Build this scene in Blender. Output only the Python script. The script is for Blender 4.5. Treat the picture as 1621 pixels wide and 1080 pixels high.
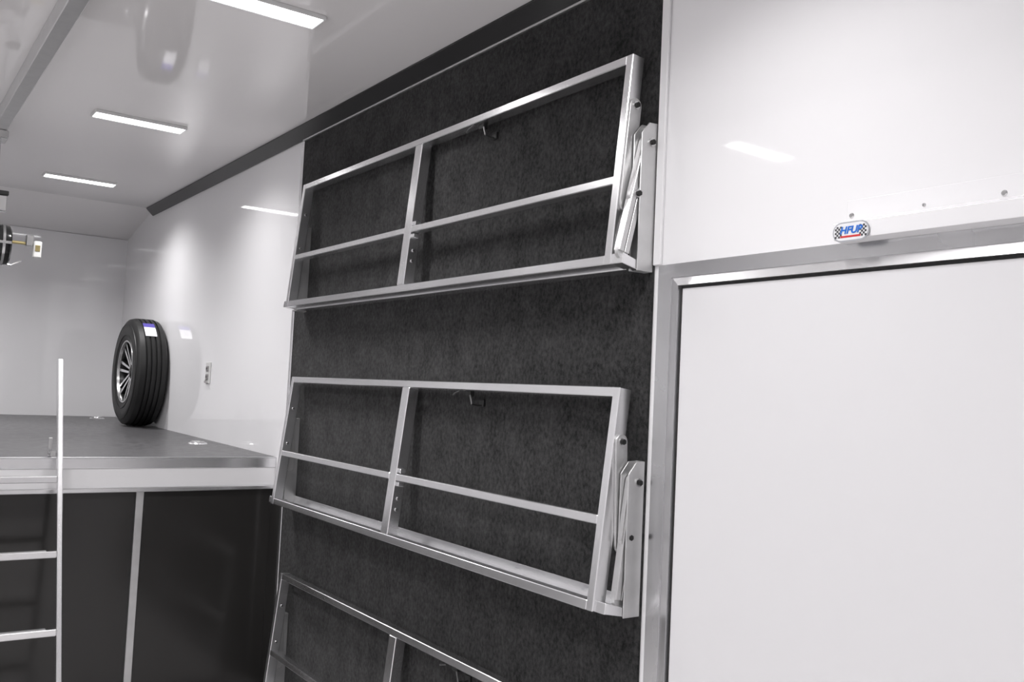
import bpy, bmesh, math, random
from math import sin, cos, pi, radians
from mathutils import Vector, Matrix

random.seed(7)
for o in list(bpy.data.objects):
    bpy.data.objects.remove(o)
SC = bpy.context.scene
COL = SC.collection

# ------------------------------------------------------------------ camera
S = 1.75                      # metres per unit of the camera-to-wall distance
EYE = 1.5                     # camera height above the trailer floor
FPX, YAW, PITCH, ROLL = 1456.0, radians(35.3), radians(3.3), radians(2.7)
fw = Vector((sin(YAW)*cos(PITCH), cos(YAW)*cos(PITCH), sin(PITCH)))
r0 = Vector((cos(YAW), -sin(YAW), 0)); u0 = r0.cross(fw)
rt = r0*cos(ROLL) + u0*sin(ROLL); up = -r0*sin(ROLL) + u0*cos(ROLL)
cd = bpy.data.cameras.new('camera'); cam = bpy.data.objects.new('camera', cd); COL.objects.link(cam)
M3 = Matrix((rt, up, -fw)).transposed()
cam.matrix_world = Matrix.Translation((0, 0, EYE)) @ M3.to_4x4()
cd.sensor_fit = 'HORIZONTAL'; cd.sensor_width = 36; cd.lens = FPX/1621*36
cd.clip_start = 0.02
SC.camera = cam

# ------------------------------------------------------------------ world and exposure
w = bpy.data.worlds.new('world'); SC.world = w; w.use_nodes = True
w.node_tree.nodes['Background'].inputs[0].default_value = (0.8, 0.82, 0.85, 1)
w.node_tree.nodes['Background'].inputs[1].default_value = 0.3
SC.view_settings.view_transform = 'Standard'; SC.view_settings.look = 'None'
SC.view_settings.gamma = 1; SC.view_settings.use_curve_mapping = False
SC.view_settings.exposure = 0.0
LIGHT_STRENGTH = 10.0          # visible glow of a lamp's diffuser
LAMP_WATT = 9.6                # light thrown by each LED strip
LAMP_SPREAD = 142               # its beam angle in degrees

# ------------------------------------------------------------------ materials
def mat(name, col, rough=0.4, metal=0.0, spec=0.5, noise=None, bump=None, emit=None, coat=0.0):
    """noise=(scale xyz, amount, roughness amount), bump=(scale xyz, strength, distance)"""
    m = bpy.data.materials.new(name); m.use_nodes = True
    nt = m.node_tree; b = nt.nodes['Principled BSDF']
    b.inputs['Base Color'].default_value = (*col, 1); b.inputs['Roughness'].default_value = rough
    b.inputs['Metallic'].default_value = metal; b.inputs['Specular IOR Level'].default_value = spec
    b.inputs['Coat Weight'].default_value = coat; b.inputs['Coat Roughness'].default_value = 0.05
    if emit:
        b.inputs['Emission Color'].default_value = (*emit[0], 1); b.inputs['Emission Strength'].default_value = emit[1]
    def tex(scale, detail=4):
        tc = nt.nodes.new('ShaderNodeTexCoord'); mp = nt.nodes.new('ShaderNodeMapping')
        mp.inputs['Scale'].default_value = scale
        n = nt.nodes.new('ShaderNodeTexNoise'); n.inputs['Scale'].default_value = 1; n.inputs['Detail'].default_value = detail
        nt.links.new(tc.outputs['Object'], mp.inputs[0]); nt.links.new(mp.outputs[0], n.inputs['Vector'])
        return n
    if noise:
        n = tex(noise[0])
        r = nt.nodes.new('ShaderNodeMapRange'); r.inputs[1].default_value = 0.3; r.inputs[2].default_value = 0.7
        r.inputs[3].default_value = 1-noise[1]; r.inputs[4].default_value = 1+noise[1]
        nt.links.new(n.outputs[0], r.inputs[0])
        v = nt.nodes.new('ShaderNodeVectorMath'); v.operation = 'SCALE'; v.inputs[0].default_value = col
        nt.links.new(r.outputs[0], v.inputs['Scale']); nt.links.new(v.outputs[0], b.inputs['Base Color'])
        if noise[2]:
            r2 = nt.nodes.new('ShaderNodeMapRange'); r2.inputs[1].default_value = 0.3; r2.inputs[2].default_value = 0.7
            r2.inputs[3].default_value = max(0.02, rough-noise[2]); r2.inputs[4].default_value = rough+noise[2]
            nt.links.new(n.outputs[0], r2.inputs[0]); nt.links.new(r2.outputs[0], b.inputs['Roughness'])
    if bump:
        n = tex(bump[0], 2)
        bp = nt.nodes.new('ShaderNodeBump'); bp.inputs['Strength'].default_value = bump[1]; bp.inputs['Distance'].default_value = bump[2]
        nt.links.new(n.outputs[0], bp.inputs['Height']); nt.links.new(bp.outputs[0], b.inputs['Normal'])
    return m

M = {}
M['white_panel'] = mat('white_panel', (0.865, 0.86, 0.872), 0.04, spec=0.65)
M['white_ceiling'] = mat('white_ceiling', (0.885, 0.865, 0.865), 0.045, spec=0.65)
M['white_paint'] = mat('white_paint', (0.84, 0.835, 0.845), 0.3)
M['door_white'] = mat('door_white', (0.74, 0.735, 0.748), 0.2, bump=((1.5, 1.5, 1.5), 0.04, 0.02))
M['aluminium'] = mat('aluminium', (0.78, 0.78, 0.79), 0.33, 1.0, noise=((4, 4, 4), 0.04, 0.0))
M['aluminium_frame'] = mat('aluminium_frame', (0.60, 0.60, 0.61), 0.24, 1.0, noise=((5, 5, 5), 0.06, 0.06))
M['steel_dark'] = mat('steel_dark', (0.16, 0.16, 0.16), 0.35, 1.0)
M['aluminium_bright'] = mat('aluminium_bright', (0.87, 0.87, 0.88), 0.27, 1.0, noise=((4, 4, 4), 0.03, 0.0))
M['aluminium_satin'] = mat('aluminium_satin', (0.66, 0.66, 0.66), 0.42, 0.9, noise=((20, 20, 20), 0.05, 0.05))
M['steel'] = mat('steel', (0.62, 0.62, 0.62), 0.25, 1.0)
M['brass'] = mat('brass', (0.62, 0.52, 0.26), 0.3, 1.0)
M['black_gloss'] = mat('black_gloss', (0.012, 0.012, 0.012), 0.16, spec=0.5)
M['black_panel'] = mat('black_panel', (0.026, 0.025, 0.024), 0.17, spec=0.45)
M['black_dull'] = mat('black_dull', (0.010, 0.010, 0.010), 0.55)
M['rubber_seal'] = mat('rubber_seal', (0.02, 0.02, 0.02), 0.6)
M['tire_rubber'] = mat('tire_rubber', (0.014, 0.014, 0.014), 0.5, spec=0.4, noise=((30, 30, 30), 0.2, 0.05))
M['deck'] = mat('deck', (0.085, 0.083, 0.087), 0.36, spec=0.45, noise=((25, 25, 25), 0.08, 0.05), bump=((160, 160, 160), 0.15, 0.002))
M['floor'] = mat('floor', (0.68, 0.665, 0.665), 0.35, noise=((15, 15, 15), 0.1, 0.05))  # unseen floor, made pale to bounce lamp light up to the ceiling
M['rim_black'] = mat('rim_black', (0.012, 0.012, 0.012), 0.25)
M['lamp_white'] = mat('lamp_white', (0.8, 0.8, 0.8), 0.35)
M['diffuser'] = mat('diffuser', (0.9, 0.9, 0.9), 0.4, emit=((1.0, 0.985, 0.99), LIGHT_STRENGTH))
M['outlet'] = mat('outlet', (0.72, 0.72, 0.71), 0.3)
M['outlet_grey'] = mat('outlet_grey', (0.30, 0.29, 0.29), 0.4)
M['slot'] = mat('slot', (0.02, 0.02, 0.02), 0.5)
M['sticker_white'] = mat('sticker_white', (0.85, 0.85, 0.88), 0.35)
M['sticker_purple'] = mat('sticker_purple', (0.09, 0.07, 0.36), 0.35)
M['badge_blue'] = mat('badge_blue', (0.02, 0.16, 0.62), 0.3)
M['badge_red'] = mat('badge_red', (0.60, 0.04, 0.04), 0.3)
M['badge_base'] = mat('badge_base', (0.42, 0.43, 0.46), 0.25)
M['badge_white'] = mat('badge_white', (0.8, 0.8, 0.82), 0.3)
M['badge_dark'] = mat('badge_dark', (0.05, 0.05, 0.055), 0.3)
M['white_plastic'] = mat('white_plastic', (0.78, 0.78, 0.76), 0.35)

def carpet_mat():
    m = bpy.data.materials.new('charcoal_carpet'); m.use_nodes = True; nt = m.node_tree
    b = nt.nodes['Principled BSDF']; b.inputs['Roughness'].default_value = 0.95; b.inputs['Specular IOR Level'].default_value = 0.1
    b.inputs['Sheen Weight'].default_value = 0.12; b.inputs['Sheen Roughness'].default_value = 0.5
    tc = nt.nodes.new('ShaderNodeTexCoord')
    n1 = nt.nodes.new('ShaderNodeTexNoise'); n1.inputs['Scale'].default_value = 70; n1.inputs['Detail'].default_value = 6; n1.inputs['Roughness'].default_value = 0.75
    mp = nt.nodes.new('ShaderNodeMapping'); mp.inputs['Scale'].default_value = (1, 1.15, 0.9)
    n2 = nt.nodes.new('ShaderNodeTexNoise'); n2.inputs['Scale'].default_value = 9; n2.inputs['Detail'].default_value = 5
    nt.links.new(tc.outputs['Object'], mp.inputs[0])
    nt.links.new(mp.outputs[0], n1.inputs['Vector']); nt.links.new(mp.outputs[0], n2.inputs['Vector'])
    mx = nt.nodes.new('ShaderNodeMath'); mx.operation = 'MULTIPLY_ADD'; mx.inputs[1].default_value = 0.35
    nt.links.new(n2.outputs[0], mx.inputs[0]); nt.links.new(n1.outputs[0], mx.inputs[2])
    cr = nt.nodes.new('ShaderNodeValToRGB')
    cr.color_ramp.elements[0].position = 0.50; cr.color_ramp.elements[0].color = (0.004, 0.004, 0.004, 1)
    cr.color_ramp.elements[1].position = 0.86; cr.color_ramp.elements[1].color = (0.050, 0.0495, 0.050, 1)
    nt.links.new(mx.outputs[0], cr.inputs[0]); nt.links.new(cr.outputs[0], b.inputs['Base Color'])
    bp = nt.nodes.new('ShaderNodeBump'); bp.inputs['Strength'].default_value = 0.5; bp.inputs['Distance'].default_value = 0.002
    nt.links.new(n1.outputs[0], bp.inputs['Height']); nt.links.new(bp.outputs[0], b.inputs['Normal'])
    return m
M['carpet'] = carpet_mat()

# ------------------------------------------------------------------ mesh helpers
def P(x, y, z):                       # units of the photograph's geometry -> metres
    return Vector((x*S, y*S, EYE + z*S))

def bm_new(): return bmesh.new()

def box(bm, a, b, bev=0.0, mtx=None):
    """axis-aligned box between corners a and b (metres)"""
    a = Vector(a); b = Vector(b); c = (a+b)/2; d = b-a
    g = bmesh.ops.create_cube(bm, size=1, matrix=Matrix.Translation(c) @ Matrix.Diagonal((abs(d.x), abs(d.y), abs(d.z), 1)))
    vs = g['verts']
    if bev > 0:
        es = list({e for v in vs for e in v.link_edges})
        r = bmesh.ops.bevel(bm, geom=es, offset=bev, segments=1, affect='EDGES', profile=0.5)
        vs = list({v for f in r['faces'] for v in f.verts} | {v for v in vs if v.is_valid})
    if mtx: bmesh.ops.transform(bm, matrix=mtx, verts=vs)
    return vs

def prism(bm, pts, axis, lo, hi, bev=0.0):
    """2-D outline pts extruded along axis ('X','Y','Z') from lo to hi"""
    def mk(p, t):
        if axis == 'Y': return (p[0], t, p[1])
        if axis == 'X': return (t, p[0], p[1])
        return (p[0], p[1], t)
    v0 = [bm.verts.new(mk(p, lo)) for p in pts]; v1 = [bm.verts.new(mk(p, hi)) for p in pts]
    n = len(pts); fs = [bm.faces.new(v0), bm.faces.new(v1[::-1])]
    for i in range(n):
        fs.append(bm.faces.new((v0[i], v1[i], v1[(i+1) % n], v0[(i+1) % n])))
    bmesh.ops.recalc_face_normals(bm, faces=fs)
    if bev:
        es = list({e for v in v0+v1 for e in v.link_edges})
        bmesh.ops.bevel(bm, geom=es, offset=bev, segments=1, affect='EDGES')

def cyl(bm, p, q, r, seg=20, r2=None):
    p = Vector(p); q = Vector(q); d = q-p
    m = Matrix.Translation((p+q)/2) @ d.to_track_quat('Z', 'Y').to_matrix().to_4x4()
    return bmesh.ops.create_cone(bm, cap_ends=True, segments=seg, radius1=r, radius2=r if r2 is None else r2, depth=d.length, matrix=m)['verts']

def tube(bm, pts, r, seg=8):
    for a, b in zip(pts, pts[1:]): cyl(bm, a, b, r, seg)
    for p in pts[1:-1]:
        bmesh.ops.create_uvsphere(bm, u_segments=seg, v_segments=6, radius=r*1.02, matrix=Matrix.Translation(p))

def capsule(c0, c1, r0_, r1_=None, n=8):
    """outline of a bar with rounded ends between 2-D points"""
    r1_ = r1_ or r0_
    c0 = Vector(c0); c1 = Vector(c1); d = (c1-c0).normalized(); a = math.atan2(d.y, d.x)
    pts = []
    for k in range(n+1):
        t = a + pi/2 + pi*k/n; pts.append((c0.x+r0_*cos(t), c0.y+r0_*sin(t)))
    for k in range(n+1):
        t = a - pi/2 + pi*k/n; pts.append((c1.x+r1_*cos(t), c1.y+r1_*sin(t)))
    return pts

def smooth(me, ang=28):
    for p in me.polygons: p.use_smooth = True
    me.set_sharp_from_angle(angle=radians(ang))

def link(name, bm, m, parent=None, sm=True):
    """link bm as one mesh object; parts are stored relative to their parent's base"""
    if parent:
        off = parent['_base']
    else:
        xs = [v.co for v in bm.verts]
        lo = Vector([min(c[i] for c in xs) for i in range(3)]); hi = Vector([max(c[i] for c in xs) for i in range(3)])
        off = Vector(((lo.x+hi.x)/2, (lo.y+hi.y)/2, lo.z))
    off = Vector(off)
    bmesh.ops.translate(bm, vec=-off, verts=bm.verts)
    bmesh.ops.recalc_face_normals(bm, faces=bm.faces)
    me = bpy.data.meshes.new(name); bm.to_mesh(me); bm.free()
    if sm: smooth(me)
    me.materials.append(M[m])
    o = bpy.data.objects.new(name, me); COL.objects.link(o)
    o['_base'] = list(off)
    if parent: o.parent = parent
    else: o.location = off
    return o

def tag(o, label, cat, group=None, kind=None):
    o['label'] = label; o['category'] = cat
    if group: o['group'] = group
    if kind: o['kind'] = kind
    return o

def thing(name, loc, label, cat, group=None, kind=None):
    o = bpy.data.objects.new(name, None); COL.objects.link(o); o.location = loc; o['_base'] = list(loc)
    o.empty_display_size = 0.05
    return tag(o, label, cat, group, kind)

def ubox(bm, a, b, bev=0.0): return box(bm, P(*a), P(*b), bev)

# ------------------------------------------------------------------ the setting
XL, XR = -0.43, 1.0                  # left and right wall (units)
YB, YF = -1.5, 4.60                  # rear and front wall
ZC = 0.73                            # ceiling
ZF = -EYE/S                          # floor
YS, ZS = 4.15, 0.641                 # the ceiling starts to drop at YS and meets the front wall at ZS
T = 0.03

b = bm_new(); ubox(b, (XL-T, YB-T, ZF-T), (XR+T, 2.59, ZF))
tag(link('floor', b, 'floor', sm=False), 'pale trailer floor below the racks', 'floor', kind='structure')
b = bm_new()
prism(b, [(P(0, YB-T, 0).y, P(0, 0, ZC).z), (P(0, YS, 0).y, P(0, 0, ZC).z), (P(0, YF+T, 0).y, P(0, 0, ZS-0.004).z),
          (P(0, YF+T, 0).y, P(0, 0, ZC+T).z), (P(0, YB-T, 0).y, P(0, 0, ZC+T).z)], 'X', (XL-T)*S, (XR+T)*S)
tag(link('ceiling', b, 'white_ceiling', sm=False), 'glossy white ceiling dropping towards the front wall', 'ceiling', kind='structure')
b = bm_new(); ubox(b, (XL-T, YF, ZF-T), (XR+T, YF+T, ZS))
tag(link('wall_front', b, 'white_panel', sm=False), 'glossy white front wall behind the raised deck', 'wall', kind='structure')
b = bm_new(); ubox(b, (XR, YB-T, ZF-T), (XR+T, YF, ZC))
tag(link('wall_right', b, 'white_panel', sm=False), 'glossy white side wall carrying the carpeted section and door', 'wall', kind='structure')
b = bm_new(); ubox(b, (XL-T, YB-T, ZF-T), (XL, YF, ZC))
tag(link('wall_left', b, 'white_panel', sm=False), 'white side wall facing the racks', 'wall', kind='structure')
b = bm_new(); ubox(b, (XL, YB-T, ZF-T), (XR, YB, ZC))
tag(link('wall_rear', b, 'white_panel', sm=False), 'white rear wall of the trailer', 'wall', kind='structure')

# carpeted wall section
CY0, CY1 = 1.036, 2.475
CZ = 0.6945
b = bm_new(); ubox(b, (XR-0.004, CY0, ZF), (XR, CY1, CZ), 0.002)
tag(link('wall_carpet', b, 'carpet', sm=False), 'charcoal carpet lining on the side wall behind the folded racks', 'wall carpet', kind='structure')

# black cove along the ceiling with a thin bright lower lip
COV = 0.030
b = bm_new()
y0, y1 = P(0, YB, 0).y, P(0, 4.15, 0).y
zc, zb = P(0, 0, ZC).z, P(0, 0, 0.699).z
x1 = XR*S
prism(b, [(x1, zb), (x1-0.008, zb), (x1-COV*S-0.004, zc-0.006), (x1-COV*S-0.004, zc), (x1, zc)], 'Y', y0, y1, 0.001)
cove = tag(link('trim_1', b, 'black_gloss', sm=False), 'glossy black cove strip between ceiling and side wall', 'trim', kind='structure')
b = bm_new(); ubox(b, (XR-0.008, YB, CZ), (XR, CY1+0.01, 0.699), 0.001)
link('lower_lip', b, 'aluminium_satin', cove)

# white edge strip right of the carpet above the door, and edge strip left of the carpet below the deck
b = bm_new(); ubox(b, (XR-0.006, 1.020, 0.2095), (XR, CY0, CZ), 0.002)
tag(link('trim_2', b, 'white_paint'), 'narrow white edge strip between carpet and white wall above the door frame', 'trim', kind='structure')
b = bm_new(); ubox(b, (XR-0.007, CY1, ZF), (XR, CY1+0.016, CZ), 0.002)
tag(link('trim_3', b, 'aluminium_bright'), 'thin aluminium edge strip between carpet and the white front section', 'trim', kind='structure')

# ------------------------------------------------------------------ side door with aluminium frame
DY1, DY0, DZ1 = 1.021, -0.12, 0.208       # outer edge of the frame
door = thing('door_1', P(XR, (DY0+DY1)/2, ZF), 'white side door in a polished aluminium frame', 'door', kind='structure')
FW_H, FW_J = 0.021, 0.028
def frame_ring(bm, o, i, xa, xb, xc, part):
    """one mitred member; o,i = (y_far, y_near, z_top) outer and inner; xa back, xb outer front, xc inner front"""
    zb_ = ZF
    if part == 'header':
        q = [((o[0], o[2]), (o[1], o[2])), ((i[0], i[2]), (i[1], i[2]))]
    elif part == 'far':
        q = [((o[0], zb_), (o[0], o[2])), ((i[0], zb_), (i[0], i[2]))]
    else:
        q = [((o[1], zb_), (o[1], o[2])), ((i[1], zb_), (i[1], i[2]))]
    (a, b_), (c, d) = q
    vs = []
    for (p, x) in ((a, xb), (b_, xb), (d, xc), (c, xc), (a, xa), (b_, xa), (d, xa), (c, xa)):
        vs.append(bm.verts.new(P(x, p[0], p[1])))
    for f in ((0, 1, 2, 3), (7, 6, 5, 4), (0, 4, 5, 1), (2, 6, 7, 3), (1, 5, 6, 2), (3, 7, 4, 0)):
        bm.faces.new([vs[k] for k in f])
O1 = (DY1, DY0, DZ1); I1 = (DY1-FW_J, DY0+FW_J, DZ1-FW_H)
O2 = I1; I2 = (DY1-FW_J-0.017, DY0+FW_J+0.017, DZ1-FW_H-0.013)
for part in ('header', 'far', 'near'):
    b = bm_new(); frame_ring(b, O1, I1, XR, XR-0.007, XR-0.007, part)
    link('frame_flange', b, 'aluminium_frame', door, sm=False)
    b = bm_new(); frame_ring(b, O2, I2, XR, XR-0.0055, XR-0.0095, part)
    link('frame_inner_strip', b, 'aluminium', door, sm=False)
b = bm_new()
G = 0.0045
ubox(b, (XR-0.0015, I2[1], ZF), (XR, I2[0], I2[2]))
link('gap_seal', b, 'rubber_seal', door, sm=False)
b = bm_new()
ubox(b, (XR-0.0045, I2[1]+G, ZF+0.01), (XR-0.0005, I2[0]-G, I2[2]-G), 0.001)
link('door_panel', b, 'door_white', door, sm=False)

# white drip hood over the header
HY1 = 0.695
hood = thing('header_hood', P(XR, (HY1+DY0)/2, 0.205), 'white folded metal hood with a small racing badge over the door header', 'hood')
b = bm_new()
prism(b, [(P(XR-0.0075, 0, 0).x, P(0, 0, 0.2062).z), (P(0.9725, 0, 0).x, P(0, 0, 0.2085).z), (P(0.9705, 0, 0).x, P(0, 0, 0.2284).z),
          (P(XR-0.002, 0, 0).x, P(0, 0, 0.237).z), (P(XR-0.002, 0, 0).x, P(0, 0, 0.262).z), (P(XR, 0, 0).x, P(0, 0, 0.262).z),
          (P(XR, 0, 0).x, P(0, 0, 0.2105).z), (P(XR-0.0075, 0, 0).x, P(0, 0, 0.2105).z)], 'Y', DY0*S, HY1*S, 0.0008)
link('cover', b, 'white_panel', hood, sm=False)
for yy in (0.688, 0.592, 0.500, 0.40, 0.30, 0.2, 0.1, 0.0):
    b = bm_new(); c = P(XR-0.002, yy, 0.2425)
    r = 0.0062 if yy != 0.592 else 0.0042
    cyl(b, c, c+Vector((-0.003, 0, 0)), r, 16, r*0.7)
    link('screw', b, 'steel', hood)
# badge on the hood's end: rounded plate, chequered ends, blue letters, red underline
by0, by1, bz0, bz1 = 0.644*S, 0.6945*S, P(0, 0, 0.2045).z, P(0, 0, 0.2288).z
bx = 0.9705*S
b = bm_new()
R_ = (bz1-bz0)*0.5; zc_ = (bz0+bz1)/2
prism(b, capsule((by0+R_, zc_), (by1-R_, zc_), R_, n=10), 'X', bx-0.0016, bx)
badge = link('badge', b, 'badge_base', hood, sm=False)
b = bm_new(); R2 = R_*0.86
prism(b, capsule((by0+R_, zc_), (by1-R_, zc_), R2, n=10), 'X', bx-0.0021, bx-0.0016)
link('badge_face', b, 'badge_white', badge, sm=False)
q = 0.0042
for side in (0, 1):
    b = bm_new()
    for i in range(4):
        for j in range(6):
            if (i+j) % 2: continue
            yy = (by1-0.006-(i+1)*q) if side else (by0+0.006+i*q)
            zz = zc_-3*q+j*q
            cy = by1-R_ if side else by0+R_
            if (yy+q/2-cy)**2+(zz+q/2-zc_)**2 > (R2*1.02)**2: continue
            box(b, (bx-0.0026, yy, zz), (bx-0.0021, yy+q, zz+q))
    c_ = link('chequer', b, 'badge_dark', badge, sm=False); c_['kind'] = 'stuff'
b = bm_new(); box(b, (bx-0.0027, by0+0.020, zc_-0.0125), (bx-0.0021, by1-0.020, zc_-0.0085))
link('underline', b, 'badge_red', badge, sm=False)
def lettering(txt, h, center, m, parent, name):
    cu = bpy.data.curves.new(name, 'FONT'); cu.body = txt; cu.size = h; cu.align_x = 'CENTER'; cu.align_y = 'CENTER'
    cu.shear = 0.25; cu.extrude = 0.0004; cu.offset = 0.0006
    t = bpy.data.objects.new('tmp', cu); COL.objects.link(t)
    dg = bpy.context.evaluated_depsgraph_get(); me = bpy.data.meshes.new_from_object(t.evaluated_get(dg))
    bpy.data.objects.remove(t)
    # readable for someone looking towards +X: text right is -Y, text up is +Z
    mt = Matrix(((0, 0, -1, 0), (-1, 0, 0, 0), (0, 1, 0, 0), (0, 0, 0, 1)))
    bm = bm_new(); bm.from_mesh(me); bpy.data.meshes.remove(me)
    bmesh.ops.transform(bm, matrix=Matrix.Translation(center) @ mt, verts=bm.verts)
    link(name, bm, m, parent, sm=False)
lettering('HFUP', 0.0215, (bx-0.0027, (by0+by1)/2, zc_+0.0025), 'badge_blue', badge, 'lettering')

# ------------------------------------------------------------------ raised deck in the nose
PY = 2.56
def pz(y): return -0.2125 + 0.0090*(y-PY)
deck = thing('raised_deck', P((XL+XR)/2, PY, pz(PY)-0.1), 'raised front deck with dark rubber floor, aluminium edge and white fascia', 'deck', kind='structure')
b = bm_new()
pts = [(PY*S, P(0, 0, pz(PY)).z), (YF*S, P(0, 0, pz(YF)).z), (YF*S, P(0, 0, pz(PY)-0.09).z), (PY*S+0.02, P(0, 0, pz(PY)-0.09).z), (PY*S+0.02, P(0, 0, pz(PY)-0.001).z-0.002), (PY*S, P(0, 0, pz(PY)).z-0.004)]
prism(b, pts, 'X', XL*S, XR*S)
link('deck_floor', b, 'deck', deck, sm=False)
zp = P(0, 0, pz(PY)).z
b = bm_new(); box(b, (XL*S, PY*S-0.006, zp-0.052), (XR*S, PY*S+0.019, zp-0.005), 0.002)
link('edge_strip', b, 'aluminium_bright', deck)
b = bm_new(); box(b, (XL*S, PY*S-0.006, zp+0.0), (XR*S, PY*S+0.012, zp-0.005), 0.001)
link('edge_nosing', b, 'aluminium', deck)
b = bm_new(); box(b, (XL*S, PY*S-0.002, zp-0.140), (XR*S, PY*S+0.019, zp-0.052), 0.002)
link('fascia', b, 'white_paint', deck)
b = bm_new(); box(b, (XL*S, PY*S-0.010, zp-0.160), (XR*S, PY*S+0.03, zp-0.140), 0.003)
link('lower_lip', b, 'aluminium_bright', deck)

# cabinet below the deck
cab = thing('under_deck_cabinet', P((XL+XR)/2, PY+0.01, ZF), 'glossy black panelled cabinet front below the raised deck', 'cabinet')
zt = zp-0.160
posts = [0.634, 0.292, -0.05, -0.392]
edges = [XR] + posts + [XL]
pf = PY*S+0.012
for a, c in zip(edges, edges[1:]):
    hi = a*S - (0.0 if a == XR else 0.017); lo = c*S + (0.0 if c == XL else 0.017)
    if hi-lo < 0.05: continue
    b = bm_new(); box(b, (lo+0.001, pf+0.004, 0.004), (hi-0.001, pf+0.022, zt), 0.001)
    link('panel', b, 'black_panel', cab, sm=False)
for p in posts:
    b = bm_new(); box(b, (p*S-0.017, pf-0.004, 0.0), (p*S+0.017, pf+0.022, zt), 0.002)
    link('post', b, 'aluminium_satin', cab)
b = bm_new(); box(b, (XR*S-0.008, (CY1+0.017)*S, 0.0), (XR*S, pf+0.003, zt), 0.001)  # black filler standing in for the panels' dark reflection in the wall
link('reflection_strip', b, 'black_panel', cab, sm=False)

# flush tie-down rings in the deck
for (tx, ty, lab) in ((0.915, 3.03, 'round chrome tie-down set in the deck by the side wall outlet'),
                      (0.885, 4.42, 'round chrome tie-down set in the deck behind the spare wheel')):
    c = P(tx, ty, pz(ty))
    t = thing('tie_down_ring', c, lab, 'tie-down', 'flush tie-downs in the raised deck')
    b = bm_new(); cyl(b, c+Vector((0, 0, -0.001)), c+Vector((0, 0, 0.006)), 0.056, 32, 0.05)
    link('pan', b, 'aluminium_bright', t)
    b = bm_new(); pts = [c+Vector((0.034*cos(k*pi/8), 0.034*sin(k*pi/8), 0.010)) for k in range(17)]
    tube(b, pts, 0.005); link('ring', b, 'steel', t)
    b = bm_new(); box(b, c+Vector((-0.02, 0.028, 0.004)), c+Vector((0.02, 0.042, 0.015)), 0.002)
    link('clip', b, 'steel', t)

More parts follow.
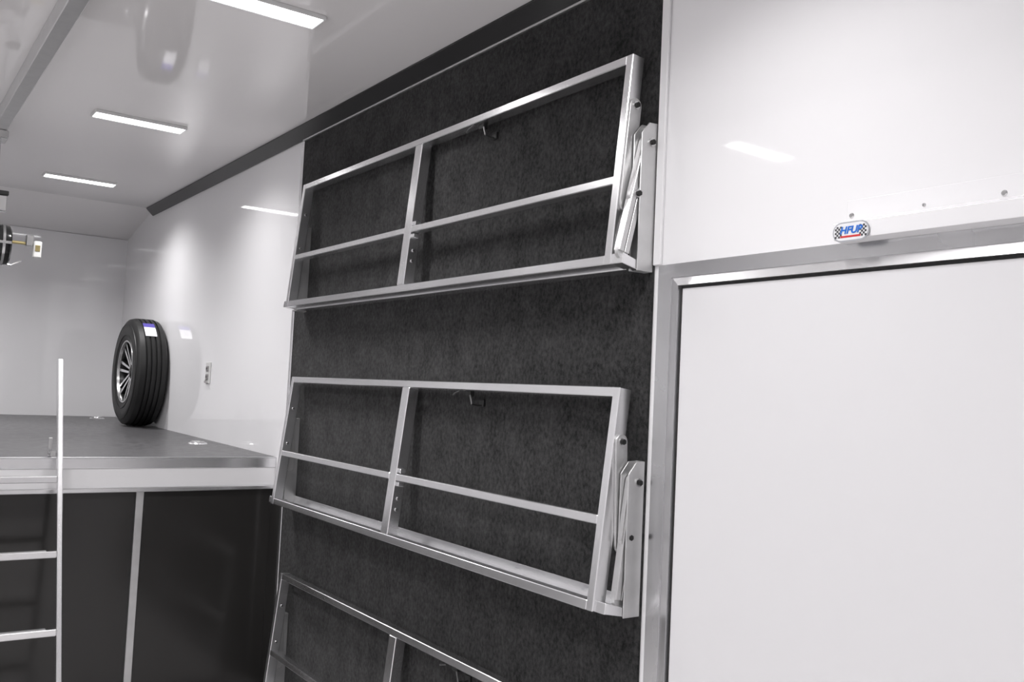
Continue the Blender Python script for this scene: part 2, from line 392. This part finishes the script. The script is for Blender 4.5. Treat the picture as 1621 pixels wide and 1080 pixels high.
# ------------------------------------------------------------------ folding tire racks
def rack(ztop, xtop, xbot, loose, label):
    """ztop = upper front edge of the swing frame (units); xtop / xbot = its front face distance at top and bottom"""
    yR, yL = 1.064, 2.385
    H = 0.340
    zbot = ztop - H
    wall = XR-0.004
    root = thing('tire_rack', P(wall, (yR+yL)/2, zbot-0.008), label, 'tire rack', 'folding tire racks on the carpeted wall')
    root_m = 'aluminium'
    # frame coordinates: a along Y (metres), v up the tilted frame, d depth behind the front face
    pb = P(xbot, 0, zbot); ptp = P(xtop, 0, ztop)
    vv = Vector((ptp.x-pb.x, 0, ptp.z-pb.z)); HL = vv.length; vv.normalize()
    dd = Vector((vv.z, 0, -vv.x))                 # towards the wall
    mt = Matrix(((dd.x, 0, vv.x, pb.x), (0, 1, 0, 0), (dd.z, 0, vv.z, pb.z), (0, 0, 0, 1)))
    def fbox(name, y0_, y1_, v0, v1, d0, d1, m=root_m, bev=0.0022, par=None):
        bm = bm_new(); box(bm, (d0, y0_, v0), (d1, y1_, v1), bev, mt)
        return link(name, bm, m, par or root)
    Y0, Y1 = yR*S, yL*S
    TH, TD = 0.0265, 0.044
    fbox('top_rail', Y0+TH, Y1-TH, HL-TH, HL, 0, TD, 'aluminium_bright')
    fbox('bottom_rail', Y0+TH, Y1-TH, 0, TH, 0, TD, 'aluminium_bright')
    fbox('end_post', Y0, Y0+TH+0.001, 0, HL, 0, TD, 'aluminium_bright')
    fbox('end_post', Y1-TH-0.001, Y1, 0, HL, 0, TD)
    yc = 1.742*S
    fbox('center_post', yc-0.026, yc+0.026, TH, HL-TH, 0, TD, 'aluminium_bright')
    vm = 0.226
    fbox('middle_rail', yc+0.026, Y1-TH, vm, vm+0.024, 0, 0.036, 'aluminium_bright')
    fbox('middle_rail', Y0+TH, yc-0.026, vm, vm+0.024, 0, 0.036, 'aluminium_bright')
    # small corner gussets beside the centre post
    for s in (-1,):
        for vz in (vm-0.020, vm+0.028):
            fbox('weld_tab', yc-0.044, yc-0.026, vz, vz+0.016, 0.006, 0.030, 'aluminium')
    # screws on the front-inner sides
    for (yy, v0) in ((Y1-TH-0.0005, 0.45), (Y1-TH-0.0005, 0.285), (yc-0.0265, 0.12), (yc-0.0265, 0.16)):
        bm = bm_new(); c = mt @ Vector((0.022, yy, v0)); cyl(bm, c, c+Vector((0, -0.005, 0)), 0.007, 12, 0.005)
        link('screw', bm, 'steel', root)
    # wall brackets: deep channel with chamfered front corner, at both ends
    zb0 = P(0, 0, zbot-0.008).z; zb1 = zb0 + 0.235*S
    xw = wall*S
    dep = 0.057
    for end in (0, 1):
        if end == 0: ya, yb = Y0-0.046, Y0-0.012
        else: ya, yb = Y1+0.012, Y1+0.046
        yo = ya if end == 0 else yb                # outer face
        bm = bm_new()
        out = [(xw, zb0), (xw-dep, zb0), (xw-dep, zb1-0.034), (xw-dep+0.026, zb1-0.002), (xw, zb1)]
        # outer cheek, inner cheek and back web of the channel
        prism(bm, out, 'Y', min(yo, yo+(0.004 if end == 0 else -0.004)), max(yo, yo+(0.004 if end == 0 else -0.004)), 0.0008)
        yi = yb if end == 0 else ya
        prism(bm, out, 'Y', min(yi, yi+(-0.004 if end == 0 else 0.004)), max(yi, yi+(-0.004 if end == 0 else 0.004)), 0.0008)
        box(bm, (xw-0.005, min(ya, yb)+0.003, zb0), (xw, max(ya, yb)-0.003, zb1))
        br = link('wall_bracket', bm, 'aluminium_satin', root)
        sgn = -1 if end == 0 else 1
        # pivot bolt of the bracket
        zpv = zb1 - 0.032*S; xpv = P(0.984, 0, 0).x
        def bolt(x, z, y, m2='black_dull'):
            bm = bm_new(); cyl(bm, (x, y, z), (x, y+sgn*0.004, z), 0.0115, 20)
            o = link('bolt', bm, 'steel', root)
            bm = bm_new(); cyl(bm, (x, y+sgn*0.004, z), (x, y+sgn*0.010, z), 0.0078, 6)
            link('bolt_head', bm, m2, o)
        bolt(xpv, zpv, yo)
        # stay arm A: from a bolt on the end post down to the sliding knuckle
        yA0, yA1 = (Y0-0.0085, Y0-0.0005) if end == 0 else (Y1+0.0005, Y1+0.0085)
        pA = mt @ Vector((0.024, 0, HL-0.146)); 
        zk = zb0 + 0.105*S
        xk = pA.x + (0.012 if loose else -0.024)
        bm = bm_new(); prism(bm, capsule((pA.x, pA.z), (xk, zk), 0.0205), 'Y', yA0, yA1, 0.001)
        link('stay_arm', bm, 'aluminium_satin', root)
        bolt(pA.x, pA.z, yA0 if end == 0 else yA1)
        # stay arm B: slotted bar from the bracket pivot down towards the frame foot
        if end == 0: yB0, yB1 = Y0-0.038, Y0-0.014
        else: yB0, yB1 = Y1+0.014, Y1+0.038
        xf = P(0.940 if not (loose or end) else 0.962, 0, 0).x; zf = zb0 + 0.026*S
        d2 = Vector((xf-xpv, zf-zpv)).normalized(); n2 = Vector((-d2.y, d2.x)); wB = 0.0235
        bm = bm_new()
        # two flanges with the slot open between them
        c0 = Vector((xpv, zpv)); c1 = Vector((xf, zf)); L2 = (c1-c0).length
        for s2 in (-1, 1):
            a0 = c0 + n2*s2*wB*0.42 + d2*0.02; a1 = c1 + n2*s2*wB*0.42
            o1 = n2*wB*0.36
            prism(bm, [tuple(a0-o1), tuple(a0+o1), tuple(a1+o1), tuple(a1-o1)], 'Y', yB0, yB1, 0.0012)
        prism(bm, capsule(c0, c0+d2*(L2*0.50), wB*0.95), 'Y', yB0+0.004, yB1-0.004)
        prism(bm, capsule(c0+d2*(L2*0.92), c1, wB*0.8), 'Y', yB0+0.006, yB1-0.006)
        link('slotted_arm', bm, 'aluminium_satin', root)
        kk = c0 + d2*(L2*0.47)
        bolt(kk.x, kk.y, yB0 if end == 0 else yB1)
        # foot plate between swing frame and bracket
        bm = bm_new()
        fy0, fy1 = (ya+0.005, Y0+0.002) if end == 0 else (Y1-0.002, yb-0.005)
        prism(bm, [(pb.x+0.006, pb.z+0.001), (xw-dep+0.012, zb0+0.001), (xw-dep+0.012, zb0+0.026), (pb.x+0.010, pb.z+0.030)], 'Y', fy0, fy1, 0.0015)
        link('foot_plate', bm, 'aluminium_bright', root)
    # base rail on the wall behind the swing frame's lower rail
    bm = bm_new(); xb0 = pb.x+TD+0.006
    box(bm, (xb0, Y0-0.01, zb0+0.004), (xw, Y1+0.01, zb0+0.018), 0.002)
    box(bm, (xw-0.006, Y0-0.01, zb0+0.010), (xw, Y1+0.01, zb0+0.045), 0.001)
    br = link('base_rail', bm, 'aluminium_bright', root)
    for yy in (1.19, 1.38, 1.58, 1.83, 2.05, 2.25):
        bm = bm_new(); c = Vector(((xb0+xw)/2-0.003, yy*S, zb0+0.018)); cyl(bm, c, c+Vector((0, 0, 0.005)), 0.007, 12, 0.005)
        link('screw', bm, 'steel', br)
    # spring latch under the top rail
    yl = 1.50*S
    bm = bm_new(); c = mt @ Vector((0.026, yl, HL-TH-0.012))
    box(bm, c+Vector((-0.008, 0.002, -0.006)), c+Vector((0.010, 0.034, 0.013)), 0.002)
    la = link('latch', bm, 'black_dull', root)
    bm = bm_new(); c = mt @ Vector((0.02, yl-0.012, HL-TH-0.045))
    tube(bm, [c+Vector((0, 0.012, 0.03)), c, c+Vector((0.02, 0.0, -0.004)), Vector((xw, c.y, c.z-0.004))], 0.003)
    link('latch_pin', bm, 'steel_dark', la)
    bm = bm_new(); c = mt @ Vector((0.004, yl+0.075, HL-TH-0.012))
    tube(bm, [c+Vector((0, -0.03, 0.008)), c+Vector((0, 0.0, 0.0)), c+Vector((0.006, 0.022, -0.007))], 0.003)
    link('latch_lever', bm, 'steel_dark', la)
    bm = bm_new(); box(bm, (xw-0.010, yl-0.026, c.z-0.042), (xw, yl+0.004, c.z-0.018), 0.002)
    link('latch_keeper', bm, 'black_dull', la)
    return root

rack(0.547, 0.962, 0.931, False, 'topmost folding aluminium tire rack, directly below the black cove')
rack(0.019, 0.962, 0.924, True, 'middle folding aluminium tire rack, at deck height between the two others')
rack(-0.507, 0.962, 0.928, True, 'lowest folding aluminium tire rack, beside the black cabinet below the deck')

# ------------------------------------------------------------------ spare wheel
def lathe(bm, prof, c, rot, seg=96, closed=False):
    """prof = (axial, radius); axis local X"""
    rings = []
    for (a, r) in prof:
        rings.append([bm.verts.new(c + rot @ Vector((a, -r*cos(2*pi*k/seg), r*sin(2*pi*k/seg)))) for k in range(seg)])
    n = len(rings)
    for i in range(n if closed else n-1):
        A, B = rings[i], rings[(i+1) % n]
        for k in range(seg):
            bm.faces.new((A[k], A[(k+1) % seg], B[(k+1) % seg], B[k]))
R_T = 0.380
wy = 3.93
wx = 0.934
rot = Matrix.Rotation(radians(0.4), 3, 'Z') @ Matrix.Rotation(radians(0.3), 3, 'Y')
wc = P(wx, wy, pz(wy)) + Vector((0, 0, R_T+0.001))
wheel = thing('spare_wheel', P(wx, wy, pz(wy)), 'black spare wheel with dark alloy rim standing on the deck against the wall', 'wheel')
b = bm_new()
hw = 0.108
prof = [(-0.085, 0.212), (-0.096, 0.225), (-0.104, 0.245), (-hw, 0.290), (-0.108, 0.325), (-0.098, 0.350), (-0.092, 0.362), (-0.084, 0.3705)]
tw = 0.080
xs = []
grooves = (-0.048, -0.017, 0.017, 0.048)
for g in grooves:
    prof += [(g-0.006, R_T-0.25*(g-0.006)**2), (g-0.0045, R_T-0.011), (g+0.0045, R_T-0.011), (g+0.006, R_T-0.25*(g+0.006)**2)]
prof += [(0.084, 0.3705), (0.092, 0.362), (0.098, 0.350), (0.108, 0.325), (hw, 0.290), (0.104, 0.245), (0.096, 0.225), (0.085, 0.212)]
lathe(b, prof, wc, rot, 112, True)
tire = link('tire', b, 'tire_rubber', wheel)
# raised sidewall ribs
b = bm_new()
lathe(b, [(-0.1075, 0.255), (-0.1105, 0.257), (-0.1105, 0.260), (-0.1075, 0.262)], wc, rot, 96, True)
lathe(b, [(-0.105, 0.331), (-0.1085, 0.333), (-0.1075, 0.336), (-0.103, 0.338)], wc, rot, 96, True)
link('sidewall_rib', b, 'tire_rubber', tire)
b = bm_new()
lathe(b, [(-0.092, 0.206), (-0.101, 0.210), (-0.101, 0.220), (-0.094, 0.224), (-0.080, 0.218), (-0.072, 0.204)], wc, rot, 96, True)
link('rim_lip', b, 'steel', wheel)
b = bm_new()
lathe(b, [(-0.092, 0.207), (-0.02, 0.190), (0.09, 0.190), (0.09, 0.196), (-0.02, 0.198), (-0.085, 0.212)], wc, rot, 72, True)
link('rim_barrel', b, 'rim_black', wheel)
b = bm_new()
lathe(b, [(-0.02, 0.001), (-0.02, 0.19), (-0.012, 0.19), (-0.012, 0.001)], wc, rot, 72, True)
link('rim_back', b, 'rim_black', wheel)
NS = 7
for k in range(NS):
    t = 2*pi*k/NS + 0.2
    b = bm_new(); b2 = bm_new()
    for s in (-1, 1):
        tt = t
        e = Vector((0, cos(tt), sin(tt))); n_ = Vector((0, -sin(tt), cos(tt)))
        p0 = e*0.045 + n_*s*0.014; p1 = e*0.205 + n_*s*0.030
        dirv = (p1-p0).normalized(); nn = Vector((0, -dirv.z, dirv.y))
        for (bm_, w0, w1, xa, xb) in ((b, 0.009, 0.0105, -0.066, -0.030), (b2, 0.0070, 0.0092, -0.0685, -0.066)):
            vs = []
            for (pp, ww, off) in ((p0, w0, 0.012), (p1, w1, -0.016)):
                for sg in (-1, 1):
                    for xx in (xa, xb):
                        vs.append(bm_.verts.new(wc + rot @ (pp + nn*ww*sg + Vector((xx+off, 0, 0)))))
            for f in ((0, 1, 3, 2), (4, 6, 7, 5), (0, 4, 5, 1), (2, 3, 7, 6), (0, 2, 6, 4), (1, 5, 7, 3)):
                bm_.faces.new([vs[i] for i in f])
    sp = link('spoke', b, 'rim_black', wheel, sm=False)
    link('machined_face', b2, 'aluminium_bright', sp, sm=False)
b = bm_new()
lathe(b, [(-0.062, 0.0), (-0.066, 0.022), (-0.060, 0.036), (-0.050, 0.048), (-0.020, 0.075), (-0.015, 0.0)], wc, rot, 48)
link('hub_cap', b, 'rim_black', wheel)
for k in range(8):
    t = 2*pi*k/8
    c = wc + rot @ Vector((-0.030, 0.06*cos(t), 0.06*sin(t)))
    b = bm_new(); cyl(b, c, c + rot @ Vector((-0.028, 0, 0)), 0.009, 6); link('lug_nut', b, 'steel', wheel)
def tread_patch(name, a0, a1, x0, x1, r, m, par):
    bm = bm_new(); N = 10; g = []
    for i in range(N+1):
        a = radians(a0+(a1-a0)*i/N)
        g.append([bm.verts.new(wc + rot @ Vector((x, -rr*cos(a), rr*sin(a)))) for (x, rr) in ((x0, r), (x1, r), (x1, r-0.002), (x0, r-0.002))])
    for A, B in zip(g, g[1:]):
        for k in range(4): bm.faces.new((A[k], A[(k+1) % 4], B[(k+1) % 4], B[k]))
    bm.faces.new(g[0]); bm.faces.new(g[-1][::-1])
    return link(name, bm, m, par)
st = tread_patch('sticker', 41, 58, -0.046, 0.030, R_T+0.0022, 'sticker_white', wheel)
tread_patch('sticker_band', 55, 63, -0.046, 0.030, R_T+0.0026, 'sticker_purple', st)

# ------------------------------------------------------------------ wall outlet
oc = P(XR, 3.235, 0.024)
out = thing('wall_outlet', oc+Vector((0, 0, -0.065)), 'white double outlet with short cord on the side wall near the spare wheel', 'outlet')
b = bm_new(); box(b, oc+Vector((-0.007, -0.042, -0.066)), oc+Vector((0, 0.042, 0.066)), 0.003); link('cover_plate', b, 'outlet', out)
for dz in (-0.024, 0.026):
    b = bm_new(); box(b, oc+Vector((-0.014, -0.018, dz-0.017)), oc+Vector((-0.006, 0.022, dz+0.017)), 0.004)
    r_ = link('receptacle', b, 'outlet_grey', out)
    b = bm_new()
    for dy in (-0.008, 0.008): box(b, oc+Vector((-0.0155, dy-0.002, dz-0.007)), oc+Vector((-0.0135, dy+0.002, dz+0.007)))
    link('slot', b, 'slot', r_)
b = bm_new(); tube(b, [oc+Vector((-0.012, 0.012, -0.040)), oc+Vector((-0.022, 0.0, -0.056)), oc+Vector((-0.012, -0.022, -0.064))], 0.005)
link('cord_stub', b, 'outlet_grey', out)

# ------------------------------------------------------------------ ladder to the deck
def ly(z): return 2.518 + 0.28*(z+0.21)
def lx(z): return -0.0177*z
lad = thing('deck_ladder', P(0.29, ly(ZF), ZF), 'aluminium ladder leaning against the edge of the raised deck', 'ladder')
def ladder_stringer(x, ztop):
    bm = bm_new(); a = P(x+lx(ZF)-lx(ztop), ly(ZF), ZF); c = P(x, ly(ztop), ztop)
    d = (c-a); L = d.length; d.normalize(); yy = Vector((0, d.z, -d.y))
    mt = Matrix(((1, 0, 0, a.x), (0, yy.y, d.y, a.y), (0, yy.z, d.z, a.z), (0, 0, 0, 1)))
    mt[0][2] = d.x
    box(bm, (-0.0105, -0.018, 0.004), (0.0105, 0.018, L), 0.003, mt)
    link('stringer', bm, 'aluminium_bright', lad)
ladder_stringer(0.420, 0.033); ladder_stringer(0.160, 0.033)
for k in range(-1, 6):
    z = -0.262 - 0.174*k
    if z < ZF+0.05 or k < 0: continue
    c0 = P(0.160+lx(z), ly(z), z); c1 = P(0.420+lx(z), ly(z), z)
    b = bm_new(); box(b, (c0.x+0.010, c0.y-0.019, c0.z-0.014), (c1.x-0.010, c0.y+0.019, c0.z+0.014), 0.003)
    link('rung', b, 'aluminium_bright', lad)
    b = bm_new()
    for q_ in range(3): box(b, (c0.x+0.03, c0.y-0.012+q_*0.009, c0.z+0.0135), (c1.x-0.05, c0.y-0.009+q_*0.009, c0.z+0.016))
    link('grip_ridges', b, 'aluminium_satin', lad)
for xx, sg in ((0.420, -1), (0.160, 1)):
    b = bm_new(); x0 = xx*S + sg*0.020
    z0 = P(0, 0, pz(PY)).z
    box(b, (x0-0.008, PY*S+0.004, z0+0.001), (x0+0.008, PY*S+0.016, z0+0.085), 0.002)
    box(b, (x0-0.008, ly(-0.2)*S-0.004, z0+0.012), (x0+0.008, PY*S+0.006, z0+0.024), 0.002)
    box(b, (x0-0.010 if sg < 0 else x0-0.012, ly(-0.2)*S-0.012, z0+0.008), (x0+0.012 if sg < 0 else x0+0.010, ly(-0.2)*S+0.012, z0+0.03), 0.002)
    link('hook', b, 'steel', lad)

# ------------------------------------------------------------------ ceiling lamps
ys_ = [3.735, 2.745, 1.717, 0.73, -0.30]
order = ['nearest the front wall', 'second from the front wall', 'third from the front wall', 'fourth from the front wall', 'nearest the rear wall']
for (cx, row) in ((0.618, 'rack side row'), (-0.048, 'plain wall side row')):
    for yy, od in zip(ys_, order):
        c = P(cx + (0.0235*(yy-2.745)-0.012 if cx > 0.5 else 0), yy, ZC)
        t = thing('ceiling_light', c+Vector((0, 0, -0.02)), 'slim LED ceiling light, %s, %s' % (row, od), 'ceiling light', 'LED strip lights on the ceiling')
        L, W = 0.218, 0.058
        b = bm_new()
        for (a0, a1, b0, b1) in ((-L, L, -W, -W+0.008), (-L, L, W-0.008, W), (-L, -L+0.008, -W+0.008, W-0.008), (L-0.008, L, -W+0.008, W-0.008)):
            box(b, c+Vector((a0, b0, -0.016)), c+Vector((a1, b1, 0)), 0.002)
        link('bezel', b, 'lamp_white', t)
        b = bm_new(); box(b, c+Vector((-L+0.008, -W+0.008, -0.013)), c+Vector((L-0.008, W-0.008, -0.002)), 0.003)
        link('diffuser', b, 'diffuser', t)
        ld = bpy.data.lights.new('led_strip', 'AREA'); ld.shape = 'RECTANGLE'; ld.size = 2*L-0.02; ld.size_y = 2*W-0.02
        ld.energy = LAMP_WATT*(1.3 if yy > 3 else 1.0); ld.color = (1.0, 0.985, 0.99); ld.spread = radians(LAMP_SPREAD)
        lo_ = bpy.data.objects.new('led_strip', ld); COL.objects.link(lo_); lo_.parent = t; lo_.location = (0, 0, 0.005)

# ------------------------------------------------------------------ ceiling beam and winch
bmx0, bmx1 = 0.268, 0.301
b = bm_new(); ubox(b, (bmx0, YB+0.1, 0.688), (bmx1, 3.32, ZC), 0.003)
beam = tag(link('hoist_beam', b, 'aluminium_satin', sm=False), 'square aluminium beam running lengthwise along the middle of the ceiling', 'beam')

HY = 3.02
hc = P(0.262, HY, 0.362)
win = thing('electric_winch', P(0.285, HY, 0.30), 'black drum winch with brass shaft hanging below the end of the ceiling beam', 'winch')
b = bm_new(); x0, x1 = P(0.185, 0, 0).x, P(0.335, 0, 0).x
pr = [(0, 0), (0, 0.088), (0.012, 0.100), (0.05, 0.102), (0.10, 0.098), (x1-x0-0.03, 0.102), (x1-x0-0.008, 0.098), (x1-x0, 0.086), (x1-x0, 0)]
lathe(b, pr, Vector((x0, hc.y, hc.z)), Matrix.Identity(3), 48)
drum = link('drum', b, 'black_gloss', win)
b = bm_new(); lathe(b, [(0.22, 0.1025), (0.22, 0.105), (0.232, 0.105), (0.232, 0.1025)], Vector((x0, hc.y, hc.z)), Matrix.Identity(3), 48, True)
box(b, (x0+0.10, hc.y-0.108, hc.z-0.004), (x1-0.004, hc.y-0.100, hc.z+0.010), 0.001)
link('band', b, 'steel', drum)
b = bm_new(); zz = P(0, 0, 0.372).z
cyl(b, (x1-0.02, hc.y-0.03, zz), (P(0.384, 0, 0).x, hc.y-0.03, zz), 0.008, 12); link('shaft', b, 'brass', win)
b = bm_new(); xs0 = P(0.372, 0, 0).x
box(b, (xs0, hc.y-0.05, zz-0.015), (xs0+0.035, hc.y-0.01, zz+0.045), 0.004); link('switch_bracket', b, 'steel', win)
b = bm_new(); xs1 = P(0.393, 0, 0).x
box(b, (xs1, hc.y-0.065, P(0, 0, 0.332).z), (xs1+0.036, hc.y-0.015, P(0, 0, 0.380).z), 0.004)
sw = link('switch_box', b, 'white_plastic', win)
b = bm_new(); box(b, (xs1+0.006, hc.y-0.068, P(0, 0, 0.350).z), (xs1+0.028, hc.y-0.064, P(0, 0, 0.368).z), 0.001); link('switch_plate', b, 'brass', sw)
b = bm_new(); xh = P(0.285, 0, 0).x
box(b, (xh-0.035, hc.y-0.03, P(0, 0, 0.415).z), (xh+0.025, hc.y+0.03, P(0, 0, 0.45).z), 0.004)
cyl(b, (xh, hc.y, P(0, 0, 0.44).z), (xh, hc.y, P(0, 0, 0.688).z), 0.012, 14); link('hanger', b, 'steel', win)
b = bm_new(); box(b, (P(0.262, 0, 0).x, hc.y-0.07, P(0, 0, 0.664).z), (P(0.306, 0, 0).x, hc.y+0.07, P(0, 0, 0.688).z), 0.004); link('trolley', b, 'steel', win)
b = bm_new(); box(b, P(0.29, HY-0.012, 0.458), P(0.318, HY+0.012, 0.505), 0.004); link('shackle', b, 'steel', win)
b = bm_new(); box(b, P(0.28, HY-0.014, 0.505), P(0.321, HY+0.014, 0.518), 0.003); link('shackle_plate', b, 'black_dull', win)
b = bm_new(); tube(b, [Vector((P(0.317, 0, 0).x, hc.y, hc.z-0.09)), Vector((P(0.340, 0, 0).x, hc.y+0.01, hc.z-0.098)), Vector((P(0.368, 0, 0).x, hc.y+0.02, hc.z-0.070))], 0.005)
link('bright_bar', b, 'aluminium_bright', win)  # thin bright bent bar below the drum

for o in bpy.data.objects:
    if '_base' in o: del o['_base']
